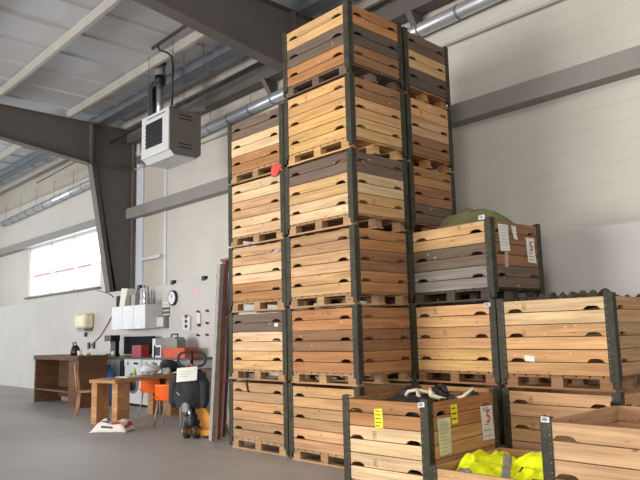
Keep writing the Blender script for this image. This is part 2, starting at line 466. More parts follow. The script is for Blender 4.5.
# ------------------------------------------------------------------ pallet bins
LB, SB, PH = 1.203, .984, .90
TH, BH, BZ = .024, .1223, .134
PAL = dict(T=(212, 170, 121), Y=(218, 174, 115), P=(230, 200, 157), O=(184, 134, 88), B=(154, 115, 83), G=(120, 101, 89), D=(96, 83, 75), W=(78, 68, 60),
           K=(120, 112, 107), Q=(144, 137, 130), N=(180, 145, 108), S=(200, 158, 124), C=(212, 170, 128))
def panel_mesh(ln, holes=True):
    b = MB(); hl = ln / 2; g = .004
    b.box(-hl, hl, 0, TH, g, BH - g)
    zb, zt = BH + g, 2 * BH - g
    poly = [(-hl, zb)]
    for cx in (-hl + ln * .165, hl - ln * .165) if holes else ():
        poly += [(cx - .085, zb), (cx - .06, zb + .026), (cx - .03, zb + .034), (cx + .03, zb + .034), (cx + .06, zb + .026), (cx + .085, zb)]
    poly += [(hl, zb), (hl, zt), (-hl, zt)]
    b.prism(poly, lambda a, z, t: (a, t, z), TH, 0)
    return b.mesh('board_panel', M_WOOD)
IN = .007
PM = {('x', LB): panel_mesh(LB - 2 * IN), ('x', SB): panel_mesh(SB - 2 * IN), ('y', SB): panel_mesh(SB - 2 * (IN + TH)), ('y', LB): panel_mesh(LB - 2 * (IN + TH))}
PS = {('x', LB): panel_mesh(LB - 2 * IN, False), ('x', SB): panel_mesh(SB - 2 * IN, False), ('y', SB): panel_mesh(SB - 2 * (IN + TH), False), ('y', LB): panel_mesh(LB - 2 * (IN + TH), False)}
def post_mesh(top):
    """steel angle: outer corner at origin, wings along +x and +y"""
    b = MB(); w, t = .082, .006
    b.box(0, w, 0, t, .085, top); b.box(0, t, t, w, .085, top)
    b.box(0, w * .55, .001, t, .03, .085); b.box(.001, t, t, w * .55, .03, .085)
    b.box(t, w * .8, t, w * .8, top - .012, top - .004) if top > .5 else None
    b.mat = 1
    z = .17
    while z < top - .03:
        for q in (.066,):
            b.tube([(q, .001, z), (q, -.002, z)], .0045, 6); b.tube([(.001, q, z), (-.002, q, z)], .0045, 6)
        z += .0612
    return b.mesh('corner_post', [M_POST, plain('dull_bolt', (136, 134, 122), .5, .2)])
POST, POST_LOW = post_mesh(PH - .002), post_mesh(.40)
def slab(dx, dy):
    b = MB(); n = 9; w = dx / n
    for i in range(n): b.box(-dx / 2 + i * w + .009, -dx / 2 + (i + 1) * w - .009, -dy / 2, dy / 2, .118, BZ)
    for y in (-dy / 2 + .05, 0, dy / 2 - .05): b.box(-dx / 2, dx / 2, y - .05, y + .05, .108, .118)
    return b
DECK = slab(LB - .03, SB - .03).mesh('pallet', M_WOOD)
RUN = MB().box(-LB / 2 + .04, LB / 2 - .04, -.05, .05, 0, .02).mesh('runner', M_WOOD)
BLK = MB().box(-.06, .06, -.05, .05, .02, .108).mesh('block', M_WOOD)
def put(name, me, parent, loc, rz=0):
    o = bpy.data.objects.new(name, me); C.objects.link(o); o.parent = parent; o.location = loc; o.rotation_euler.z = rz
    return o
BINS = {}
def make_bin(key, n, lpos, rot, dims, level, cu, cr, label, group=None, courses=3, corner='N', pal='N'):
    """cu/cr: three colour letters (top to bottom) for the face towards the left of the picture and the one to its right"""
    dx, dy = dims; a = math.radians(rot)
    off = Vector((-dx / 2, dy / 2, 0)) if corner == 'N' else Vector((dx / 2, dy / 2, 0))
    off.rotate(Matrix.Rotation(a, 3, 'Z'))
    loc = Vector((lpos[0], lpos[1], 0)) + off; loc.z = level * PH
    r = thing('pallet_bin', label, 'wooden bin', loc, a, group)
    bx, by = dx / 2, dy / 2
    for k in range(courses):
        z = BZ + (courses - 1 - k) * 2 * BH
        jit = lambda c: tuple(min(1, max(0, v * random.uniform(.94, 1.05))) for v in srgb(*PAL[c])[:3]) + (1,)
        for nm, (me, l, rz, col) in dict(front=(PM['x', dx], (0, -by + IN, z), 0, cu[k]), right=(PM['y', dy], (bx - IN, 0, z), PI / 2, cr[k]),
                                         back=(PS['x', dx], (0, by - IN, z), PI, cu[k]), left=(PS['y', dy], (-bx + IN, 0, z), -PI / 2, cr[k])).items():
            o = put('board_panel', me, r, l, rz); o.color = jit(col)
    top = POST if courses == 3 else POST_LOW
    for l, rz in (((-bx, -by, 0), 0), ((bx, -by, 0), PI / 2), ((bx, by, 0), PI), ((-bx, by, 0), -PI / 2)): put('corner_post', top, r, l, rz)
    turned = dx < dy
    pc = srgb(*PAL[pal]); p = put('pallet', DECK, r, (0, 0, 0), PI / 2 if turned else 0); p.color = pc
    for y in (-SB / 2 + .065, 0, SB / 2 - .065):
        put('runner', RUN, p, (0, y, 0)).color = pc
        for x in (-LB / 2 + .125, 0, LB / 2 - .125): put('block', BLK, p, (x, y, 0)).color = pc
    if key + str(n) in ('A4', 'B5', 'R5'): MB().box(-bx + .04, bx - .04, -by + .04, by - .04, .845, .862).build('shade_lid', M_WOOD, r).color = srgb(*PAL['G'])  # unseen lid, added to keep light out so the handholes look dark
    BINS[key + str(n)] = (r, dx, dy)
    return r
bpy_up = lambda: bpy.context.view_layer.update()
gA, gB, gR = 'leftmost stack of pallet bins', 'tallest stack of pallet bins, at the corner', 'stack of pallet bins behind the corner stack'
A_ = [('STN', 'TTT', 'bottom wooden bin of the leftmost stack, scuffed tan boards, on the floor'),
      ('GPT', 'TTT', 'second bin from the floor in the leftmost stack, grey top boards'),
      ('CPO', 'TTT', 'middle bin of the leftmost stack, pale boards over orange brown ones'),
      ('PCP', 'TTT', 'second bin from the top of the leftmost stack, all pale boards'),
      ('GPO', 'TTT', 'top bin of the leftmost stack, dark top boards over pale ones')]
for i, (cu, cr, l) in enumerate(A_):
    make_bin('A', i, (-6.425 + random.uniform(-.006, .006), 5.44), 1.09, (LB, SB), i, cu, cr, l, gA)
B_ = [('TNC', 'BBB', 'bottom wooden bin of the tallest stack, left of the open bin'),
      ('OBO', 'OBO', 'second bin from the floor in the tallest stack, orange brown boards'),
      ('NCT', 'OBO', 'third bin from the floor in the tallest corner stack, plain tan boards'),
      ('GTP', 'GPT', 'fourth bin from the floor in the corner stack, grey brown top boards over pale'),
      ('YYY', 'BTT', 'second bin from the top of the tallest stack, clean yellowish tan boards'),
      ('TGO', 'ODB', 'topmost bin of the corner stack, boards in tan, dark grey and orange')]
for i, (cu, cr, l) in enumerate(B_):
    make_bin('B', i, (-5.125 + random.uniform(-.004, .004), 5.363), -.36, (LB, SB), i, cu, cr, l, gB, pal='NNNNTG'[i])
R_ = [('BBB', 'BBB', 'bottom bin of the stack behind the corner stack'), ('BBB', 'BBB', 'second bin from the floor behind the corner stack'),
      ('BBB', 'OBB', 'third bin from the floor behind the corner stack'), ('OOG', 'OBG', 'fourth bin up behind the corner stack, brown over dark grey boards, beside the canvas'),
      ('TOB', 'TSB', 'second bin from the top behind the corner stack, tan over brown boards'), ('GTD', 'GTD', 'top bin of the stack behind the corner stack, brown, pale and dark boards')]
for i, (cu, cr, l) in enumerate(R_):
    make_bin('R', i, (-5.15, 6.43), 1.2, (LB, SB), i, cu, cr, l, gR, pal='O')
C_ = [('TTT', 'BBB', 'bottom bin of the stack behind the open bin of black parts'), ('TTY', 'TTT', 'middle bin of the short stack under the canvas bin, light tan boards'),
      ('TGQ', 'BBG', 'weathered grey and tan bin on top of the short stack, holding the canvas')]
for i, (cu, cr, l) in enumerate(C_):
    make_bin('C', i, (-3.915, 6.225), -3.1, (LB, SB), i, cu, cr, l, 'short stack of pallet bins right of the tall ones', pal='OBW'[i])  # top bin's pallet is darkened: the shade under the bin painted in
D_ = [('CTC', 'TTT', 'lower bin of the right hand stack, behind the yellow jackets'), ('PTT', 'TTT', 'upper bin of the right hand stack, light boards with small white label')]
for i, (cu, cr, l) in enumerate(D_):
    make_bin('D', i, (-3.82, 6.10), .4, (LB, SB), i, cu, cr, l, 'right hand stack of two pallet bins', corner='L', pal='TB'[i])
make_bin('E', 0, (-3.667, 4.679), 3.26, (SB, LB), 0, 'OPP', 'OYT', 'open wooden bin in front, full of black parts, yellow stickers on it')
make_bin('F', 0, (-3.55, 4.50), 4.0, (SB, LB), 0, 'T', 'T', 'low wooden bin filled with yellow jackets', courses=1, corner='L')
make_bin('H', 0, (-2.375, 4.237), .4, (SB, LB), 0, 'CSC', 'CCC', 'wooden bin at the right edge, in front of the yellow jackets', corner='L')
bpy_up()

def frame(key, face):
    """matrix whose x runs right along a face, y up, z outwards; origin on the face's left lower corner"""
    r, dx, dy = BINS[key]
    if face == 'u': m = Matrix(((1, 0, 0, -dx / 2), (0, 0, -1, -dy / 2 + IN), (0, 1, 0, 0), (0, 0, 0, 1)))
    else: m = Matrix(((0, 0, 1, dx / 2 - IN), (1, 0, 0, -dy / 2), (0, 1, 0, 0), (0, 0, 0, 1)))
    return m
def face_pt(key, face, px, py, lift=0):
    """where a picture point falls on a bin's face, in that face's own coordinates"""
    r = BINS[key][0]; M = (r.matrix_world @ frame(key, face)).inverted()
    d = FW + RX * ((px - 320) / F_PX) - RU * ((py - 240) / F_PX)
    o = M @ Vector((0, 0, EYE)); dd = M.to_3x3() @ d
    q = o + dd * ((lift - o.z) / dd.z); return q.x, q.y
def sheet(name, label, cat, key, face, pts, mat, curl=.004, lift=.0015, parent_bin=False, group=None):
    """flat sheet with corners tl,tr,br,bl given on the face"""
    q = [face_pt(key, face, *p) for p in pts]
    w = BINS[key][0].matrix_world @ frame(key, face)
    cx = sum(a for a, _ in q) / 4; cy = sum(b_ for _, b_ in q) / 4
    tl, tr, br, bl = [Vector((a - cx, b_ - cy)) for a, b_ in q]
    def fn(u, v):
        p = (bl * (1 - u) + br * u) * (1 - v) + (tl * (1 - u) + tr * u) * v
        return (p.x, p.y, lift + curl * (.5 + .5 * math.sin(u * 3 + v * 4)) + curl * 2 * (1 - v) ** 3)
    b = MB().grid(fn, 6, 8)
    if parent_bin:
        o = b.build(name, mat, BINS[key][0], solid=.001); o.matrix_local = frame(key, face) @ Matrix.Translation((cx, cy, 0)); return o, q
    o = b.build(name, mat, None, solid=.001); o.matrix_world = w @ Matrix.Translation((cx, cy, 0))
    tag(o, label, cat, group)
    return o, (abs(tr.x - tl.x), abs(tl.y - bl.y))
def ink_lines(o, w, h, rows, mat=M_INK, z=.011, y0=.4, y1=-.4, th=.006):
    b = MB(); rnd = random.Random(rows * 7)
    for i in range(rows):
        y = h * (y0 + (y1 - y0) * i / max(1, rows - 1)); x0 = -w * .38; x1 = w * (rnd.uniform(.0, .38))
        b.box(x0, x1, y - th / 2, y + th / 2, z, z + .0008)
    return b.build('printed_line', mat, o)
# papers and stickers on the open bin
o, s = sheet('paper_sheet', 'long cream paper sheet on the right side of the open bin', 'paper', 'E0', 'r', [(437, 419), (450, 417), (451.5, 453), (439, 456)], plain('cream_paper', (214, 214, 176), .8))
ink_lines(o, s[0], s[1], 9, plain('faint_ink_warm', (178, 176, 146), .8)); MB().box(-s[0] * .28, s[0] * .25, s[1] * .2, s[1] * .36, .0105, .0113).build('printed_block', plain('faint_print', (186, 186, 160), .8), o)
o, s = sheet('sticker', 'yellow sticker on the right side of the open bin above cream paper', 'sticker', 'E0', 'r', [(450.3, 405), (456.7, 403.5), (458, 422.5), (452, 424.5)], M_YEL, .001)
ink_lines(o, s[0], s[1], 3, M_BLACK, .0045, .3, -.25, .012)
o, s = sheet('sticker', 'yellow sticker with black print on the left side of the open bin', 'sticker', 'E0', 'u', [(374, 409), (382, 408.5), (383.5, 428), (375.5, 428.5)], M_YEL, .001)
ink_lines(o, s[0], s[1], 5, plain('print_olive', (110, 104, 30), .7), .0045, .38, -.38, .009)
o, s = sheet('paper_sheet', 'white tag with red 5 on the right side of the open bin', 'paper', 'E0', 'r', [(480, 406.5), (491.5, 405), (494, 438), (482.5, 440.5)], M_PAPER)
text('red_number', '5', .17, M_RED, o, Matrix.Translation((0.01, .05, .013))); ink_lines(o, s[0], s[1], 3, M_INK, .012, -.05, -.38); ink_lines(o, s[0], s[1], 2, M_INK, .012, .44, .38)
# papers on the weathered bin
o, s = sheet('paper_sheet', 'long grey white paper on the right side of the weathered bin', 'paper', 'C2', 'r', [(497.5, 223.5), (507.5, 225), (509.5, 251), (500, 251)], M_PAPER)
ink_lines(o, s[0], s[1], 8, plain('faint_ink', (180, 178, 172), .8))
o, s = sheet('paper_sheet', 'small torn paper on the weathered bin beside the long one', 'paper', 'C2', 'r', [(511, 225.5), (515.5, 226.5), (517, 240), (513, 239)], M_PAPER)
ink_lines(o, s[0], s[1], 4, MATS['faint_ink'])
o, s = sheet('paper_sheet', 'white tag with red 5 on the weathered bin below the canvas', 'paper', 'C2', 'r', [(525.5, 237.5), (533.5, 238.5), (535.8, 263.5), (527.5, 262.5)], M_PAPER)
text('red_number', '5', .16, M_RED, o, Matrix.Translation((0.0, .04, .013))); ink_lines(o, s[0], s[1], 3, M_INK, .012, -.12, -.38)
sheet('tape_strip', '', '', 'C2', 'r', [(504.5, 251.5), (508, 251.5), (508.5, 267), (505, 267)], plain('pale_tape', (186, 160, 132), .5), .0005, parent_bin=True)
# small white labels at post tops
def post_label(key, face, pts):
    o, q = sheet('post_label', '', '', key, face, pts, M_WHITE, .0005, .012, True); o['label'] = 'small white label at the post top'
    w = abs(q[1][0] - q[0][0]); h = abs(q[0][1] - q[3][1]); b = MB()
    for i in range(3): b.box(-w * .35, w * (.2 + .1 * (i % 2)), h * (.25 - .22 * i) - .003, h * (.25 - .22 * i) + .003, .0135, .0142)
    b.build('printed_line', M_INK, o)
post_label('E0', 'u', [(418.5, 402.5), (425, 402), (425.3, 407), (418.8, 407.5)])
post_label('C2', 'u', [(479, 215.8), (485, 214.5), (485.5, 219), (479.3, 220)])
post_label('C1', 'u', [(485, 302.8), (491, 302.5), (491, 306.5), (485, 306.8)])
post_label('H0', 'u', [(541.5, 416), (550, 417), (550.3, 422.5), (541.8, 421.8)])
# branded-in square stamps on boards
STAMP = MB()
for x0, x1, z0, z1 in ((-.02, .02, .028, .032), (-.02, .02, -.032, -.028), (-.02, -.016, -.032, .032), (.016, .02, -.032, .032), (-.012, .012, .004, .009), (-.012, .004, -.016, -.011), (-.004, .0, -.02, .02)):
    STAMP.box(x0, x1, z0, z1, 0, .0008)
STAMP = STAMP.mesh('stamp', M_STAMP)
def stamp(key, face, px, py, s=1.0):
    a, c = face_pt(key, face, px, py)
    o = put('stamp', STAMP, BINS[key][0], (0, 0, 0)); o.matrix_local = frame(key, face) @ Matrix.Translation((a, c, .0004)) @ Matrix.Scale(s, 4)
for q in (('E0', 'u', 374.5, 435), ('E0', 'u', 375.5, 463), ('C1', 'u', 435, 311), ('C1', 'u', 445, 332.5), ('D1', 'u', 524, 307), ('D1', 'u', 524, 334), ('D0', 'u', 531, 400),
          ('D0', 'u', 533, 426), ('B4', 'u', 306, 98), ('B3', 'r', 374, 202), ('R4', 'r', 421, 113), ('C2', 'u', 459, 227), ('B1', 'u', 328, 312), ('A3', 'u', 250, 245)):
    stamp(*q)
o, _ = sheet('paper_label', '', '', 'D1', 'u', [(524.5, 355), (534.5, 356.5), (534.8, 362), (525, 360.8)], M_PAPER, .0005, parent_bin=True); o['label'] = 'small white paper label'
o, _ = sheet('paper_label', '', '', 'A1', 'u', [(274.5, 323), (278, 323), (278, 326.5), (274.5, 326.5)], M_PAPER, .0005, parent_bin=True); o['label'] = 'small white paper label'
# black strap hanging on the bottom left bin
q0 = face_pt('A0', 'u', 248, 381); M = BINS['A0'][0].matrix_world @ frame('A0', 'u')
b = MB().tube([(q0[0], q0[1] + .02, .02), (q0[0] - .012, q0[1] - .03, .018), (q0[0] + .004, q0[1] - .11, .012), (q0[0] + .03, q0[1] - .14, .012)], .011, 8)
o = b.build('strap', M_BLACK, None, True); o.matrix_world = M; tag(o, 'short black strap hanging on the bottom bin of the leftmost stack', 'strap')
# red plastic tag between the two tall stacks
q0 = face_pt('A3', 'u', 277, 170); M = BINS['A3'][0].matrix_world @ frame('A3', 'u')
def rf(u, v): return (q0[0] - .09 + u * .13 + v * .045, q0[1] - .085 + v * .15 + u * .03 * v, .02 + .03 * math.sin(u * 3 + v * 2))
o = MB().grid(rf, 6, 6).build('plastic_tag', plain('bright_red', (232, 74, 62), .5), None, True, solid=.004); o.matrix_world = M
tag(o, 'bright red plastic tag hanging between the two tall stacks', 'tag')

# ------------------------------------------------------------------ what the open bins hold
def local(key): return BINS[key][0].matrix_world
def cloth_heap(name, label, cat, key, fn, mat, nu=44, nv=36, thick=.006):
    o = MB().grid(fn, nu, nv).build(name, mat, None, True, solid=thick); o.matrix_world = local(key)
    return tag(o, label, cat)
def canvas(u, v):
    x, y = -.52 + 1.1 * u, -.43 + .87 * v
    bump = math.exp(-((x + .02) / .33) ** 2 - ((y - .05) / .3) ** 2) * .30 + math.exp(-((x + .33) / .25) ** 2 - ((y + .05) / .26) ** 2) * .12 + math.exp(-((x - .36) / .16) ** 2 - ((y + .02) / .22) ** 2) * .15
    n = noise.noise(Vector((x * 5 + y * 3, y * 4 - x * 2, 1.3))) * .05 + abs(noise.noise(Vector((x * 9 - y * 6, y * 7, 4)))) * .05
    return (x, y, .80 + bump + n * (.4 + bump * 3))
cloth_heap('canvas_tarp', 'olive green canvas tarp heaped in the weathered bin', 'tarp', 'C2', canvas, M_OLIVE)
b = MB().grid(lambda u, v: (-.55 + 1.1 * u, -.43 + .86 * v, .80 + .09 * abs(noise.noise(Vector((u * 9, v * 8, 5)))) * 2 + .05 * math.sin(u * PI) * math.sin(v * PI)), 40, 32)
o = b.build('dark_offcuts', plain('dark_offcuts', (70, 56, 46), .8, 0, .3, 14), None, False, solid=.03); o.matrix_world = local('D1'); o['kind'] = 'stuff'
tag(o, 'dark brown offcuts showing over the rim of the upper right hand bin', 'offcuts')
# jackets in the low bin
def jacket(label, cx, cy, rz, w, d, z, h, seed, stripes):
    ca, sa = math.cos(rz), math.sin(rz)
    def fn(u, v, up=0):
        a, c = (u - .5) * w, (v - .5) * d
        e = 1 - abs(2 * u - 1) ** 3; g = 1 - abs(2 * v - 1) ** 3
        n = noise.noise(Vector((a * 5 + seed, c * 4, seed * 2.1))) * .05 - abs(noise.noise(Vector((a * 7 - c * 4, c * 4 + a * 3 + seed, 3.3)))) * .11 + .03 - abs(noise.noise(Vector((a * 14 + c * 9, c * 6 + seed, 1.3)))) * .014
        x, y = cx + a * ca - c * sa, cy + a * sa + c * ca
        return (max(-.44, min(.44, x)), max(-.55, min(.55, y)), z + h * e * g * (.75 + .25 * math.sin(u * 5 + seed)) + n * (.3 + e * g) + up)
    o = MB().grid(fn, 60, 60).build('hi_vis_jacket', M_HIVIS, None, True, solid=.008); o.matrix_world = local('F0')
    tag(o, label, 'jacket', 'yellow jackets in the low bin')
    for (u0, v0, u1, v1, wd) in stripes:
        dx_, dy_ = u1 - u0, v1 - v0; ln = math.hypot(dx_, dy_); px_, py_ = -dy_ / ln * wd, dx_ / ln * wd
        def sf(s, t): return fn(u0 + dx_ * s + px_ * (t - .5), v0 + dy_ * s + py_ * (t - .5), .007)
        MB().grid(sf, 24, 4).build('reflective_stripe', M_REFL, o, True, solid=.003)
    return o, fn
jl, fj = jacket('yellow jacket at the left of the low bin, collar up', -.25, -.02, .4, .54, .94, .28, .17, 1, [(.80, .05, .74, .95, .13), (.02, .12, .3, .03, .11)])
jr, fr_ = jacket('yellow jacket at the back right of the low bin', .16, .2, -.3, .66, .66, .26, .18, 5, [(.1, .45, .95, .55, .12)])
jf, ff = jacket('yellow jacket at the front of the low bin with curved grey stripe', .12, -.25, .2, .66, .62, .25, .15, 9, [(.15, .75, .9, .8, .10)])
pc = [Vector(fj(.62, .95)) + Vector((math.cos(t) * .075, math.sin(t) * .03, .03 + math.sin(t) * .03)) for t in [i * PI / 8 for i in range(17)]]
MB().tube(pc, .014, 8).build('collar', M_HIVIS, jl, True)
MB().tube([Vector(ff(.3 + .04 * i, .6 + .03 * math.sin(i * 1.7))) + Vector((0, 0, .012)) for i in range(7)], .008, 6).build('drawstring', M_BLACK, jf, True)
# black parts and cream forked pieces in the open bin
ME = local('E0')
lumps = [(-.28, .18, .80, .11, .1, .11, 'rounded black rubber part at the left of the open bin'), (-.02, .36, .80, .12, .1, .13, 'black part at the back of the open bin near the corner post'),
         (.02, -.18, .76, .2, .13, .1, 'long black part in the middle of the open bin'), (.22, -.3, .76, .13, .14, .1, 'black part just behind the labelled front post'),
         (.3, .05, .75, .13, .16, .1, 'black part under the cream fork near the right side'), (-.16, -.12, .75, .16, .14, .1, 'black part in the front left of the open bin'),
         (.3, .42, .78, .1, .1, .1, 'dark part in the far right corner of the open bin'), (-.2, .45, .74, .14, .1, .1, 'black part in the far left of the open bin'), (-.22, -.34, .72, .12, .13, .1, 'black part by the front left corner post')]
for i, (x, y, z, a, c, e, l) in enumerate(lumps):
    b = MB().blob((x, y, z), (a, c, e), i + 2, .55, 2.6, 24, 14)
    b.tube([(x - a * .8, y, z + e * .5), (x, y + c * .3, z + e * 1.05), (x + a * .8, y - c * .2, z + e * .55)], .022, 8)
    o = b.build('rubber_part', M_RUBBER, None, True); o.matrix_world = ME; tag(o, l, 'part', 'black parts in the open bin')
    MB().box(x - .03, x + .03, y - .02, y + .02, z + e * .9, z + e * 1.0).build('buckle', M_BLACK, o, bevel=.006).matrix_local = Matrix.Identity(4)
tag(MB().box(-.44, .44, -.55, .55, .55, .66).build('filler', M_RUBBER), 'dark mass of black parts below the visible ones', 'part')
bpy.data.objects['filler'].matrix_world = ME; bpy.data.objects['filler']['kind'] = 'stuff'; bpy.data.objects['filler'].name = 'rubber_part'
def fork(label, p, arms, r):
    b = MB()
    for a in arms: b.tube([Vector(p) + Vector(q) for q in a], [r * (1 - .35 * i / (len(a) - 1)) for i in range(len(a))], 10)
    o = b.build('forked_bracket', M_CREAM, None, True); o.matrix_world = ME; tag(o, label, 'bracket', 'cream forked pieces')
fork('cream forked bracket lying at the left in the open bin', (-.12, .1, .875), [[(-.13, -.02, -.05), (-.1, 0, .01), (0, .02, .03), (.16, .04, .0)], [(.0, .02, .03), (.06, -.06, -.02), (.13, -.1, -.05)], [(.16, .04, 0), (.22, .0, -.05)]], .022)
fork('cream Y shaped bracket at the right of the open bin', (.28, .08, .86), [[(-.2, -.02, .0), (-.1, -.02, -.02), (0, 0, -.04), (.12, .04, .0), (.2, .1, .08)], [(.0, 0, -.04), (.1, -.08, -.05)], [(-.2, -.02, 0), (-.24, .03, .06)]], .024)

# ------------------------------------------------------------------ workshop corner
# long steel profiles leaning beside the leftmost stack
def lean(name, label, mat, base, top, w, d):
    return tag(MB().bar(base, top, w, d, (0, 1, 0)).build(name, mat), label, 'steel profile', 'steel profiles leaning beside the stack')
lean('steel_profile', 'weathered grey steel profile leaning outermost, nearest the pallet jack', M_GALV, (-8.13, 5.48, .03), (-7.86, 5.45, 2.5), .075, .07)
q = lean('steel_profile', 'rust red steel profile with two short crossbars, second from the pallet jack', M_RUST, (-8.21, 5.62, .03), (-7.84, 5.52, 2.54), .08, .06)
for t in (.32, .68): 
    p = Vector((-8.21, 5.62, .03)).lerp(Vector((-7.84, 5.52, 2.54)), t)
    MB().bar(p + Vector((.04, .0, 0)), p + Vector((.10, .30 - .25 * t, .03)), .05, .04).build('crossbar', M_RUST, q)
MB().box(-7.90, -7.70, 5.47, 5.56, 2.542, 2.575).build('top_bar', M_RUST, q)
lean('steel_profile', 'dark rust steel profile leaning in the middle of the bundle', plain('dark_rust', (92, 66, 60), .7, .1, .25, 8), (-8.34, 5.80, .03), (-7.80, 5.60, 2.45), .07, .05)
lean('steel_profile', 'grey steel profile leaning innermost, against the leftmost stack', M_GALV, (-8.46, 6.02, .03), (-7.75, 5.66, 2.56), .10, .06)

# pallet jack with jacket and note
J = thing('pallet_jack', 'yellow pallet jack with black handle beside the leaning frames', 'pallet jack', (-8.70, 5.50, 0), .62)
b = MB()
lp = [(math.copysign(abs(math.cos(t)) ** .6, math.cos(t)) * .215, 0, 1.15 + math.copysign(abs(math.sin(t)) ** .7, math.sin(t)) * .11) for t in [i * 2 * PI / 28 for i in range(29)]]
b.tube(lp, .02, 8, False); b.tube([(0, 0, 1.05), (0, .0, 1.27)], .03, 8)
b.build('handle', M_BLACK, J, True)
MB().tube([(0, .02, .45), (0, 0, 1.06)], .026, 10).build('mast', M_BLACK, J, True)
b = MB(); b.lathe([(.07, .16), (.08, .2), (.08, .32), (.05, .36), (.05, .5), (.03, .52)], 14, (0, .03, 0)); b.box(-.1, .1, -.02, .1, .2, .26); b.tube([(-.07, -.05, .33), (0, .03, .42)], .025, 8)
b.build('pump', M_BLACK, J, True)
MB().tube([(.0, -.06, .3), (0, -.06, .44)], .025, 10).build('piston', M_CHROME, J, True)
for x in (-.075, .075):
    w_ = MB().tube([(x - .03, .02, .1), (x + .03, .02, .1)], .1, 22).build('wheel', M_RUBBER, J)
    MB().tube([(x - .034, .02, .1), (x + .034, .02, .1)], .05, 16).build('hub', M_JACK, w_)
b = MB()
b.prism([(-.04, .52), (.12, .52), (.38, .12), (.38, .05), (.2, .05), (.03, .42), (-.04, .44)], lambda a, z, t: (a + .0, .09 + t, z), 0, .07)
b.prism([(.06, .42), (.14, .40), (.33, .06), (.20, .06)], lambda a, z, t: (a, .11 + t, z), 0, .03) if False else None
b.box(.0, .13, .06, .34, .44, .5)
for x in (-.24, .12): b.box(x, x + .16, .2, 1.3, .05, .10)
b.box(.13, .40, .02, .16, .04, .12)
b.build('fork_carriage', M_JACK, J, bevel=.008)
for x in (-.16, .2): MB().tube([(x - .05, 1.2, .05), (x + .05, 1.2, .05)], .045, 14).build('roller', M_BLACK, J)
# jacket over the mast
def jk(u, v):
    t = u * 2 * PI; z = 1.06 - v * .57
    w = .05 + .23 * math.sin(min(1, v * 1.6) * PI / 2) - .10 * max(0, v - .55) / .45
    k = 1 + .14 * noise.noise(Vector((math.cos(t) * 2, math.sin(t) * 2, v * 3))) + .07 * math.sin(t * 5 + v * 3)
    return (math.cos(t) * w * k, math.sin(t) * (.06 + .1 * v) * k - .02, z + .05 * math.sin(t * 3) * v - .08 * abs(math.cos(t)) * (1 - v))
b = MB().grid(jk, 40, 16)
for s in (-1, 1): b.tube([(s * .12, -.02, .99), (s * .24, -.05, .80), (s * .25, -.06, .55), (s * .22, -.05, .46)], [.05, .075, .065, .05], 12)
Jk = b.build('work_jacket', M_CLOTH, None, True, solid=.006); Jk.location = (-8.70, 5.48, 0); Jk.rotation_euler.z = .62
tag(Jk, 'black work jacket hung over the pallet jack mast', 'jacket')
MB().prism([(-.14, .66), (-.09, .63), (-.16, .70)], lambda a, z, t: (a, t, z), -.155, -.15).build('reflective_patch', M_REFL, Jk)
b = MB().grid(lambda u, v: (-.15 + .32 * u + .01 * v, -.17 - .02 * math.sin(u * 3), .83 + .2 * v + .025 * u), 6, 5)
N = b.build('paper_note', M_PAPER, None, solid=.002); N.location = (-8.70, 5.48, 0); N.rotation_euler.z = .62; tag(N, 'white paper note hanging on the pallet jack handle', 'paper')
text('handwriting', 'NICHT', .05, M_INK, N, Matrix.Translation((0, -.196, .96)) @ Matrix.Rotation(PI / 2, 4, 'X')) if False else None
ink = MB()
for i in range(3): ink.box(-.09, .1 - .03 * i, -.196, -.194, .975 - i * .035, .981 - i * .035)
ink.build('handwriting', plain('pale_ink', (150, 152, 160), .8), N)
tag(MB().tube([(-8.74, 5.44, 1.03), (-8.70, 5.44, 1.09), (-8.66, 5.47, 1.07), (-8.62, 5.50, 1.01)], .022, 8).build('cord_bundle', plain('tan_cord', (150, 110, 84), .8), None, True), 'tan cord tied round the pallet jack handle', 'cord')

# wooden workbench
T = thing('workbench', 'wooden workbench with thick slab legs behind the bag', 'workbench', (-11.0, 5.42, 0), math.radians(19))
def bench():
    w, l = .62, 1.9
    MB().box(-w, 0, 0, l, .715, .775).build('tabletop', M_BENCH, T, bevel=.006, loc=(0, 0, 0))
    for x, y in ((-w + .0, .06), (-.17, .1), (-w + .0, l - .4), (-.17, l - .4)):
        MB().box(x, x + .13, y, y + .3, 0, .715).build('leg', M_BENCH, T, bevel=.005)
    MB().box(-w + .14, -.18, l - .3, l - .24, .55, .714).build('apron', plain('red_brown', (126, 60, 44), .6), T)
bench(); bpy_up(); TM = T.matrix_world
def on_bench(o): o.matrix_world = TM @ o.matrix_world
def tb(name, label, cat, b, mats, smooth=False, bevel=0):
    o = b.build(name, mats, None, smooth, bevel); o.matrix_world = TM.copy(); return tag(o, label, cat)
tb('paper_stack', 'white papers lying on the near end of the workbench', 'paper', MB().box(-.5, -.2, .5, .9, .776, .79), M_PAPER)
tb('folded_sheet', 'grey folded sheet at the left edge of the workbench', 'paper', MB().box(-.58, -.38, .2, .48, .776, .782), M_PLASTG)
o = tb('plastic_bag', 'crumpled clear white plastic bag on the workbench', 'bag', MB().blob((-.26, 1.2, .895), (.15, .2, .1), 3, .5), M_WHITE, True)
MB().blob((-.26, 1.2, .99), (.05, .05, .04), 5, .5).build('bag_knot', M_WHITE, o, True)
tb('green_bottle', 'small green item beside the papers on the workbench', 'bottle', MB().lathe([(.035, .776), (.035, .86), (.015, .89), (.015, .92)], 12, (-.48, .98, 0)), plain('lime_green', (150, 190, 60), .5), True)
tb('tool_bag', 'black tool bag lying at the middle of the workbench', 'bag', MB().blob((-.3, 1.78, .92), (.2, .24, .12), 8, .45), M_CLOTH, True)
tb('tape_roll', 'white roll lying on the edge of the workbench', 'roll', MB().lathe([(.075, .776), (.085, .80), (.085, .87), (.06, .9)], 16, (-.12, 1.45, 0)), M_WHITE, True)
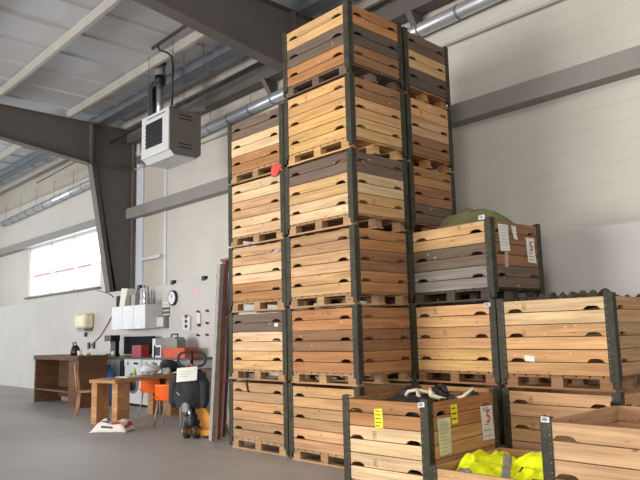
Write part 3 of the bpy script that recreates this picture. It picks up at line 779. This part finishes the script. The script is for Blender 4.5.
# second bench against the wall
B2 = thing('side_bench', 'dark topped side bench behind the pallet jack', 'workbench', (-11.35, 7.35, 0))
MB().box(0, 1.5, 0, .5, .80, .86).build('tabletop', M_DARKW, B2)
for x in (.03, 1.4):
    for y in (.03, .4): MB().box(x, x + .07, y, y + .07, 0, .8).build('leg', M_STEELG, B2)

# orange chairs
def chair(label, x, y, rz, s=1.0):
    c = thing('stacking_chair', label, 'chair', (x, y, 0), rz, 'orange chairs at the workbench'); c.scale = (s, s, 1)
    def seat(u, v):
        a = (u - .5) * .44; q = (v - .5) * .42
        return (a, q, .45 + .05 * abs(2 * u - 1) ** 3 - .02 * math.sin(v * PI) + .03 * max(0, v - .85) )
    MB().grid(seat, 12, 12).build('seat', M_ORANGE, c, True, solid=.012)
    def back(u, v):
        a = (u - .5) * (.44 - .05 * v); z = .43 + v * .27
        return (a, -.2 - .07 * v + .05 * abs(2 * u - 1) ** 2, z)
    MB().grid(back, 12, 10).build('backrest', M_ORANGE, c, True, solid=.012)
    for sx in (-1, 1):
        for sy in (-1, 1): MB().tube([(sx * .17, sy * .15, .44), (sx * .21, sy * .21, .01)], .013, 8).build('leg', M_GALV, c, True)
    MB().tube([(-.17, .15, .43), (.17, .15, .43)], .01, 8).build('crossbar', M_GALV, c, True)
chair('orange stacking chair in front, beside the pallet jack', -10.25, 6.1, math.radians(40), 1.12)
chair('orange stacking chair further back, under the bench edge', -11.95, 6.72, math.radians(35))

# bag on the floor
def fbag(u, v):
    x, y = (u - .5) * .78, (v - .5) * .5
    e = (1 - abs(2 * u - 1) ** 5) * (1 - abs(2 * v - 1) ** 4)
    return (x * (1 - .08 * noise.noise(Vector((u * 3, v * 3, 1)))), y, .012 + e * (.17 + .06 * noise.noise(Vector((u * 4, v * 4, 2)))) + .02 * math.sin(u * 9) * e)
BG = MB().grid(fbag, 30, 24).build('paper_sack', plain('sack_white', (226, 218, 208), .7, 0, .1), None, True, solid=.01); BG.location = (-10.43, 5.12, 0); BG.rotation_euler.z = math.radians(40); BG.scale = (.78, .85, .92)
tag(BG, 'white printed sack lying on the floor before the workbench', 'sack')
def patch(name, mat, u0, u1, v0, v1, w=8):
    MB().grid(lambda a, c: tuple(Vector(fbag(u0 + (u1 - u0) * a, v0 + (v1 - v0) * c)) + Vector((0, 0, .008))), 16, 16).build(name, mat, BG, True)
MR = plain('sack_red', (176, 60, 52), .7); MBL = plain('sack_navy', (70, 74, 100), .7)
patch('printed_stripe', MR, .02, .1, .2, .9); patch('printed_stripe', MBL, .32, .5, .48, .62); patch('printed_stripe', MR, .60, .66, .3, .95); patch('printed_stripe', MR, .15, .3, .66, .74)
patch('printed_stripe', MR, .9, .96, .1, .9); patch('printed_stripe', MBL, .28, .5, .16, .26); patch('printed_stripe', MR, .55, .78, .12, .2); patch('printed_stripe', MR, .1, .22, .14, .34); patch('printed_stripe', MBL, .3, .62, .05, .08); patch('printed_stripe', MR, .35, .4, .3, .5)
b = MB()
for i in range(7): b.box(-.24 + i * .05, -.205 + i * .05, -.251, -.249, .03, .07)
# brown bench with wooden chair at far left
K = thing('brown_bench', 'dark brown bench with open shelf at the left edge', 'workbench', (-14.35, 6.2, 0))
MB().box(-2.6, 0, 0, .7, 1.02, 1.12).build('benchtop', M_DARKW, K, bevel=.005); MB().box(-.55, -.02, .03, .68, 0, 1.02).build('side_panel', M_DARKW, K); MB().box(-2.55, -.56, .6, .68, .1, 1.02).build('back_panel', M_DARKW, K)
MB().box(-2.58, -2.5, .03, .68, 0, 1.02).build('leg', M_DARKW, K); MB().box(-2.5, -.56, .05, .6, .3, .34).build('shelf', M_DARKW, K)
def kitch(name, label, cat, b, mats, smooth=True): return tag(b.build(name, mats, None, smooth), label, cat)
kitch('mug', 'white mug standing on the dark brown bench', 'mug', MB().lathe([(.05, 1.121), (.055, 1.23)], 14, (-14.85, 6.45, 0)).tube([(-14.79, 6.45, 1.2), (-14.75, 6.45, 1.18), (-14.79, 6.45, 1.14)], .01, 6), M_CREAM)
kitch('bowl', 'cream bowl beside the mug on the brown bench', 'bowl', MB().lathe([(.05, 1.121), (.1, 1.18)], 16, (-14.6, 6.5, 0)), M_CREAM)
kitch('kettle', 'black kettle at the left edge on the brown bench', 'kettle', MB().lathe([(.1, 1.121), (.11, 1.2), (.08, 1.32), (.03, 1.35)], 16, (-15.2, 6.5, 0)).tube([(-15.3, 6.5, 1.3), (-15.35, 6.5, 1.4), (-15.2, 6.5, 1.42), (-15.12, 6.5, 1.32)], .014, 8), M_BLACK)
CH = thing('bentwood_chair', 'light bentwood chair standing before the brown bench', 'chair', (-12.95, 5.8, 0), math.radians(-30))
MW = plain('light_bentwood', (182, 134, 96), .5)
MB().lathe([(.19, .45), (.2, .47), (.19, .48)], 20).build('seat', MW, CH, True)
for s in (.2, .13): MB().tube([(-s, -.16, .46), (-s * .98, -.2, .75), (-s * .6, -.23, .9 + s * .3), (0, -.24, .93 + s * .4), (s * .6, -.23, .9 + s * .3), (s * .98, -.2, .75), (s, -.16, .46)], .016, 8).build('back_hoop', MW, CH, True)
for x, y in ((-.14, -.14), (.14, -.14), (-.14, .14), (.14, .14)): MB().tube([(x, y, .45), (x * 1.3, y * 1.3, .01)], .017, 8).build('leg', MW, CH, True)
kitch('water_canister', 'blue plastic canister between the brown bench and the washing machine', 'canister', MB().lathe([(.13, 0), (.15, .05), (.15, .72), (.1, .82), (.05, .84), (.05, .9)], 18, (-14.52, 6.98, 0)), M_BLUE)

# kitchen run on the plinth wall
KY, KZ = 7.25, 1.02
def washer(name, label, x):
    r = thing(name, label, 'washing machine', (x, KY, 0), 0, 'white machines under the worktop')
    MB().box(-.39, .39, 0, .6, .05, KZ).build('cabinet', M_WHITE, r, bevel=.012); MB().box(-.37, .37, .02, .58, 0, .05).build('foot', M_BLACK, r)
    MB().box(-.38, .38, -.012, 0, .86, 1.0).build('control_panel', plain('panel_white', (206, 208, 212), .4), r)
    d = MB().tube([(.05, -.03, .5), (.05, 0, .5)], .23, 28).build('door', M_PLASTG, r, True); MB().tube([(.05, -.045, .5), (.05, -.02, .5)], .17, 28).build('door_glass', M_BLACK, d, True)
    MB().tube([(-.18, -.03, .93), (-.18, -.01, .93)], .04, 14).build('dial', M_CHROME, r, True)
    MB().box(.05, .26, -.015, -.011, .9, .95).build('display', M_BLACK, r)
washer('washing_machine', 'white washing machine with black round door, left under the worktop', -13.87)
washer('washing_machine', 'white washing machine right of the other, below the red boxes', -13.04)
KC = thing('base_cabinet', 'white base cabinet with drawers left of the washing machines', 'cabinet', (-15.0, KY, 0))
MB().box(-.5, .52, .02, .6, .0, KZ).build('carcass', M_WHITE, KC)
for z0, z1 in ((.78, 1.0), (.45, .76), (.1, .43)):
    for x0, x1 in ((-.49, .0), (.02, .51)):
        d = MB().box(x0, x1, 0, .02, z0, z1).build('drawer', M_WHITE, KC, bevel=.004); MB().box((x0 + x1) / 2 - .06, (x0 + x1) / 2 + .06, -.02, 0, (z0 + z1) / 2, (z0 + z1) / 2 + .012).build('handle', M_CHROME, d)
tag(MB().box(-15.55, -11.5, KY - .03, PY - .01, KZ + .002, KZ + .04).build('worktop', plain('worktop_dark', (86, 82, 80), .4)), 'dark worktop over the white machines', 'worktop')
tag(MB().box(-12.6, -11.55, KY + .05, PY - .05, 0, KZ).build('white_cupboard', M_WHITE, None, bevel=.01), 'plain white cupboard under the right end of the worktop', 'cupboard')
tag(MB().box(-14.46, -14.30, KY - .02, KY + .4, .0, .98).build('black_board', M_BLACK, bevel=.005), 'black narrow board standing between cabinet and washing machine', 'board')
WC = thing('wall_cabinet', 'white wall cabinet above the worktop under the column', 'cabinet', (-14.58, PY - .41, 1.69))
cw = 1.66; MB().box(-cw / 2, cw / 2, 0, .41, 0, .55).build('carcass', M_WHITE, WC)
for i in range(3):
    x = -cw / 2 + i * cw / 3
    d = MB().box(x + .006, x + cw / 3 - .006, -.02, 0, .005, .545).build('door', M_WHITE, WC, bevel=.004); MB().box(x + .2, x + .3, -.03, -.02, .02, .035).build('handle', M_CHROME, d)
def item(name, label, cat, b, mats, smooth=True): return tag(b.build(name, mats, None, smooth), label, cat)
zc = 2.242; yc = PY - .2
item('ring_binder', 'grey white ring binder tilted on top of the wall cabinet', 'binder', MB().prism([(-15.2, zc), (-14.95, zc), (-14.78, zc + .42), (-15.1, zc + .44)], lambda a, z, t: (a, yc + t, z), -.14, .1), M_PAPER, False)
item('speaker_box', 'dark box at the left end on the wall cabinet', 'box', MB().box(-15.40, -15.24, yc - .12, yc + .1, zc, zc + .27), M_CLOTH, False)
item('folder', 'black folder beside the binder on the wall cabinet', 'folder', MB().box(-14.74, -14.66, yc - .12, yc + .1, zc, zc + .26), M_BLACK, False)
item('paper_box', 'beige grey box next to the black folder on the wall cabinet', 'box', MB().box(-14.64, -14.44, yc - .12, yc + .08, zc, zc + .27), M_GALV, False)
for i, (x, h) in enumerate(((-14.34, .38), (-14.20, .46), (-14.06, .42))):
    item('bottle', ('white bottle on the wall cabinet, left of the tall silver one', 'tallest silver bottle on the wall cabinet', 'grey bottle at the right end of the bottles on the cabinet')[i], 'bottle',
         MB().lathe([(.04, zc), (.05, zc + .02), (.05, zc + h * .3), (.03, zc + h * .45), (.045, zc + h * .6), (.02, zc + h * .75), (.03, zc + h)], 12, (x, yc, 0)), (M_WHITE, M_CHROME, M_PLASTG)[i])
for i, x in enumerate((-13.9, -13.79)):
    item('candle_holder', ('thin grey stand left of the other on the cabinet right end', 'thin grey stand at the far right end of the cabinet')[i], 'stand', MB().lathe([(.04, zc), (.03, zc + .1), (.012, zc + .14), (.012, zc + .30), (.02, zc + .32)], 10, (x, yc, 0)), M_PLASTG)
zw = KZ + .041
S_ = item('monitor', 'large black screen standing on the worktop under the cabinet', 'screen', MB().box(-15.12, -13.72, 7.66, 7.72, zw + .05, 1.52), plain('matt_black', (24, 26, 30), .9, 0, .1, 3, .2), False); MB().box(-14.6, -14.2, 7.62, 7.76, zw, zw + .05).build('stand', M_BLACK, S_)
q = item('coffee_machine', 'black coffee machine at the left end of the worktop', 'coffee machine', MB().box(-15.54, -15.2, 7.4, 7.6, zw, zw + .06).box(-15.5, -15.24, 7.5, 7.6, zw + .06, zw + .36).box(-15.54, -15.2, 7.36, 7.6, zw + .36, zw + .5), M_BLACK, False)
MB().tube([(-15.37, 7.42, zw + .3), (-15.37, 7.42, zw + .36)], .03, 10).build('spout', M_CHROME, q)
item('jar', 'cream jar on the worktop beside the coffee machine', 'jar', MB().lathe([(.05, zw), (.055, zw + .1), (.04, zw + .13)], 14, (-15.05, 7.36, 0)), M_CREAM)
item('red_box', 'dark red box on the worktop in front of the screen', 'box', MB().box(-14.02, -13.6, 7.3, 7.5, zw, zw + .26), M_TOOLRED, False)
mw = item('radio_appliance', 'white appliance with black window beside the orange crate', 'appliance', MB().box(-13.1, -12.98, 7.3, 7.6, zw, zw + .4).box(-13.04, -12.74, 7.3, 7.6, zw, zw + .26), M_WHITE, False)
MB().box(-12.97, -12.78, 7.292, 7.3, zw + .04, zw + .22).build('dark_window', M_BLACK, mw)
r_ = item('orange_crate', 'orange red crate behind the pallet jack handle', 'crate', MB().box(-12.7, -11.85, 7.33, 7.63, zw, zw + .19), M_REDOR, False); MB().box(-12.72, -11.83, 7.31, 7.65, zw + .17, zw + .2).build('rim', M_REDOR, r_)
tx = item('tool_case', 'grey tool case with handle on top of the orange crate', 'case', MB().prism([(-12.7, 0), (-12.2, 0), (-12.2, .16), (-12.32, .22), (-12.6, .22), (-12.7, .16)], lambda a, z, t: (a, 7.36 + t, zw + .201 + z), 0, .22), M_PLASTG, False)
MB().tube([(-12.6, 7.47, zw + .42), (-12.6, 7.47, zw + .48), (-12.35, 7.47, zw + .48), (-12.35, 7.47, zw + .42)], .016, 8).build('handle', M_BLACK, tx, True)
item('carton', 'pale blue carton on the side bench near the leaning profiles', 'carton', MB().box(-10.98, -10.72, 7.42, 7.66, .861, 1.06), plain('pale_blue', (128, 160, 196), .6), False)
item('cardboard_box', 'brown open cardboard box on the side bench by the wall', 'box', MB().box(-10.68, -10.3, 7.5, 7.82, .861, 1.26), plain('cardboard', (196, 160, 120), .8), False)
sk = item('socket_panel', 'light grey panel with black sockets behind the pallet jack', 'socket panel', MB().box(-10.75, -10.4, 7.29, 7.34, .42, .78), M_GALV, False)
for i in range(3):
    for j in range(2): MB().tube([(-10.69 + i * .11, 7.285, .52 + j * .15), (-10.69 + i * .11, 7.29, .52 + j * .15)], .035, 12).build('socket', M_BLACK, sk)

# things on the plinth wall
def wallp(px, py, y=PY):
    d = FW + RX * ((px - 320) / F_PX) - RU * ((py - 240) / F_PX); t = y / d.y
    return d.x * t, EYE + d.z * t
x, z = wallp(174, 298)
ck = thing('wall_clock', 'round white wall clock with dark rim on the plinth wall', 'clock', (x, PY, z))
MB().tube([(0, -.06, 0), (0, 0, 0)], .17, 28).build('rim', M_BLACK, ck, True); MB().tube([(0, -.064, 0), (0, -.058, 0)], .145, 28).build('dial', M_WHITE, ck)
MB().bar((0, -.067, 0), (.05, -.067, .06), .008, .004).bar((0, -.067, 0), (-.03, -.067, .1), .006, .004).build('hands', M_BLACK, ck)
def wsheet(name, label, cat, x0, y0, x1, y1, mat, th=.004):
    a, zt = wallp(x0, y0); c, zb = wallp(x1, y1); return tag(MB().box(a, c, PY - th, PY, zb, zt).build(name, mat), label, cat), a, c, zb, zt
o, a, c, zb, zt = wsheet('poster', 'dark printed sheet on the wall below the clock', 'poster', 162.5, 307, 170, 317, M_INK)
for i in range(4): MB().box(a + .03, c - .03, PY - .006, PY - .004, zb + .05 + i * .09, zb + .075 + i * .09).build('text_row', M_PAPER, o)
dsp, a, c, zb, zt = wsheet('soap_dispenser', 'white dispenser box with dark edge below the printed sheet', 'dispenser', 160.5, 316.5, 169, 328, M_PLASTG, .1)
MB().box(a + .02, c - .05, PY - .13, PY - .1, zb + .03, zt - .02).build('cover', M_WHITE, dsp, bevel=.015)
sp_, a, c, zb, zt = wsheet('switch_panel', 'white panel with three black sockets on the plinth wall', 'socket panel', 184.5, 316.5, 191.5, 330, M_WHITE, .05)
for i in range(3): MB().box((a + c) / 2 - .04, (a + c) / 2 + .05, PY - .06, PY - .05, zb + .05 + i * .105, zb + .12 + i * .105).build('socket', M_BLACK, sp_)
wsheet('pink_note', 'small pink note high on the plinth wall right of the clock', 'note', 194.3, 288.3, 198, 293, plain('pink', (236, 186, 186), .7))
tl, a, c, zb, zt = wsheet('hand_tool', 'white hand tool hanging from a peg on the plinth wall', 'tool', 198.6, 313, 201.4, 323.5, M_WHITE, .04); MB().box(a, c - .02, PY - .04, PY - .002, zb - .06, zb).build('tip', M_BLACK, tl)
for i, (px, py, l) in enumerate(((199.5, 311.8, 'peg above the hanging white tool'), (208.5, 311, 'top middle peg on the plinth wall'), (217.8, 311, 'top right peg beside the leaning frames'), (208.5, 323.3, 'middle peg right of the white tool'),
                                 (217.6, 323, 'middle right peg beside the leaning frames'), (199.3, 335.3, 'bottom left peg below the white tool'), (208.4, 335, 'bottom middle peg on the plinth wall'))):
    x, z = wallp(px, py); tag(MB().tube([(x, PY, z), (x, PY - .05, z), (x, PY - .06, z + .03)], .02, 8).build('wall_peg', M_BLACK), 'black ' + l, 'peg', 'black pegs on the plinth wall')
for px, py, l in ((139, 288.5, 'black clip on the plinth top nearest the column'), (172.8, 283.2, 'black clip on the plinth top above the clock'), (204, 279.3, 'black clip on the plinth top, third from the column'), (219, 277, 'large black clip on the plinth top by the frames')):
    x, z = wallp(px, py); tag(MB().box(x - .06, x + .06, PY - .03, PY + .06, 2.66, 2.76).build('edge_clip', M_BLACK, None, bevel=.01), l, 'clip', 'black clips on the plinth top')
x, z = wallp(89, 321)
tw = thing('towel_dispenser', 'cream paper towel dispenser on the wall under the window', 'dispenser', (x, PY, z))
MB().box(-.34, .34, -.28, 0, -.2, .2).build('housing', plain('towel_cream', (226, 216, 180), .5), tw, bevel=.07); MB().box(-.2, .25, -.24, -.04, -.27, -.2).build('tray', M_PLASTG, tw)
x, z = wallp(86.5, 334.5); tag(MB().box(x - .05, x + .05, PY - .05, PY, z - .06, z + .06).build('wall_switch', M_BLACK), 'small black switch on the wall below the towel dispenser', 'switch')
pts = [wallp(*p) for p in ((112, 317), (108, 325), (101, 336), (94, 343), (88, 349))]
tag(MB().tube([(a, PY - .02, c) for a, c in pts], .012, 6).build('cable', plain('cable_brown', (110, 70, 66), .6), None, True), 'dark cable drooping along the wall beside the cabinet', 'cable')
pts = [wallp(*p) for p in ((97, 290), (104, 292), (110, 294), (114, 297))]
tag(MB().tube([(a, PY - .02, c) for a, c in pts], .01, 6).build('cable', M_BLACK, None, True), 'thin black cable under the window running to the cabinet', 'cable')
for i, px in enumerate((89.5, 94.5)):
    x, z = wallp(px, 345.5); tag(MB().box(x - .05, x + .05, PY - .04, PY, z - .08, z + .08).build('wall_hook', M_BLACK), ('left dark hook on the wall above the brown bench', 'right dark hook on the wall above the brown bench')[i], 'hook')

# ------------------------------------------------------------------ light
wd = bpy.data.worlds.new('world'); sc.world = wd; wd.use_nodes = True
wn = wd.node_tree; bg = wn.nodes['Background']
bg.inputs[0].default_value = (.93, .96, 1.0, 1)
# overcast sky, brighter on the window side of the hall
tc = wn.nodes.new('ShaderNodeTexCoord'); sx = wn.nodes.new('ShaderNodeSeparateXYZ'); mr = wn.nodes.new('ShaderNodeMapRange')
wn.links.new(tc.outputs['Generated'], sx.inputs[0]); wn.links.new(sx.outputs['Y'], mr.inputs['Value'])
for k, v in (('From Min', -.1), ('From Max', .2), ('To Min', .75), ('To Max', 2.8)): mr.inputs[k].default_value = v
wn.links.new(mr.outputs[0], bg.inputs[1])
def area(name, loc, target, sx, sy, power, col):
    l = bpy.data.lights.new(name, 'AREA'); l.shape = 'RECTANGLE'; l.size = sx; l.size_y = sy; l.energy = power; l.color = col
    o = bpy.data.objects.new(name, l); C.objects.link(o); o.location = loc
    o.rotation_euler = (Vector(target) - Vector(loc)).to_track_quat('-Z', 'Y').to_euler()
area('gate_daylight', (-11.5, -11.5, 2.6), (-8.0, 6.0, 2.6), 7, 4.4, 2300, (1, .98, .95))
area('side_gate', (2.5, -7.5, 2.3), (-4.8, 6.5, 1.9), 2.2, 2.6, 420, (1, .96, .9))
area('gable_window', (-28.5, 1.0, 3.6), (-15, 4, 4.6), 7, 4.5, 600, (.86, .93, 1))
area('window_sky', (-21.6, 9.3, 3.9), (-21.6, 0, 2.0), 5.6, 1.7, 250, (.9, .95, 1))
area('hall_lamp', (-1.5, 1.0, 6.9), (-4.0, 6.0, 1.0), 1.4, 1.0, 110, (1, .93, .82))
vs = sc.view_settings
vs.view_transform = 'Standard'; vs.look = 'None'; vs.exposure = 0.0; vs.gamma = 1.0; vs.use_curve_mapping = False
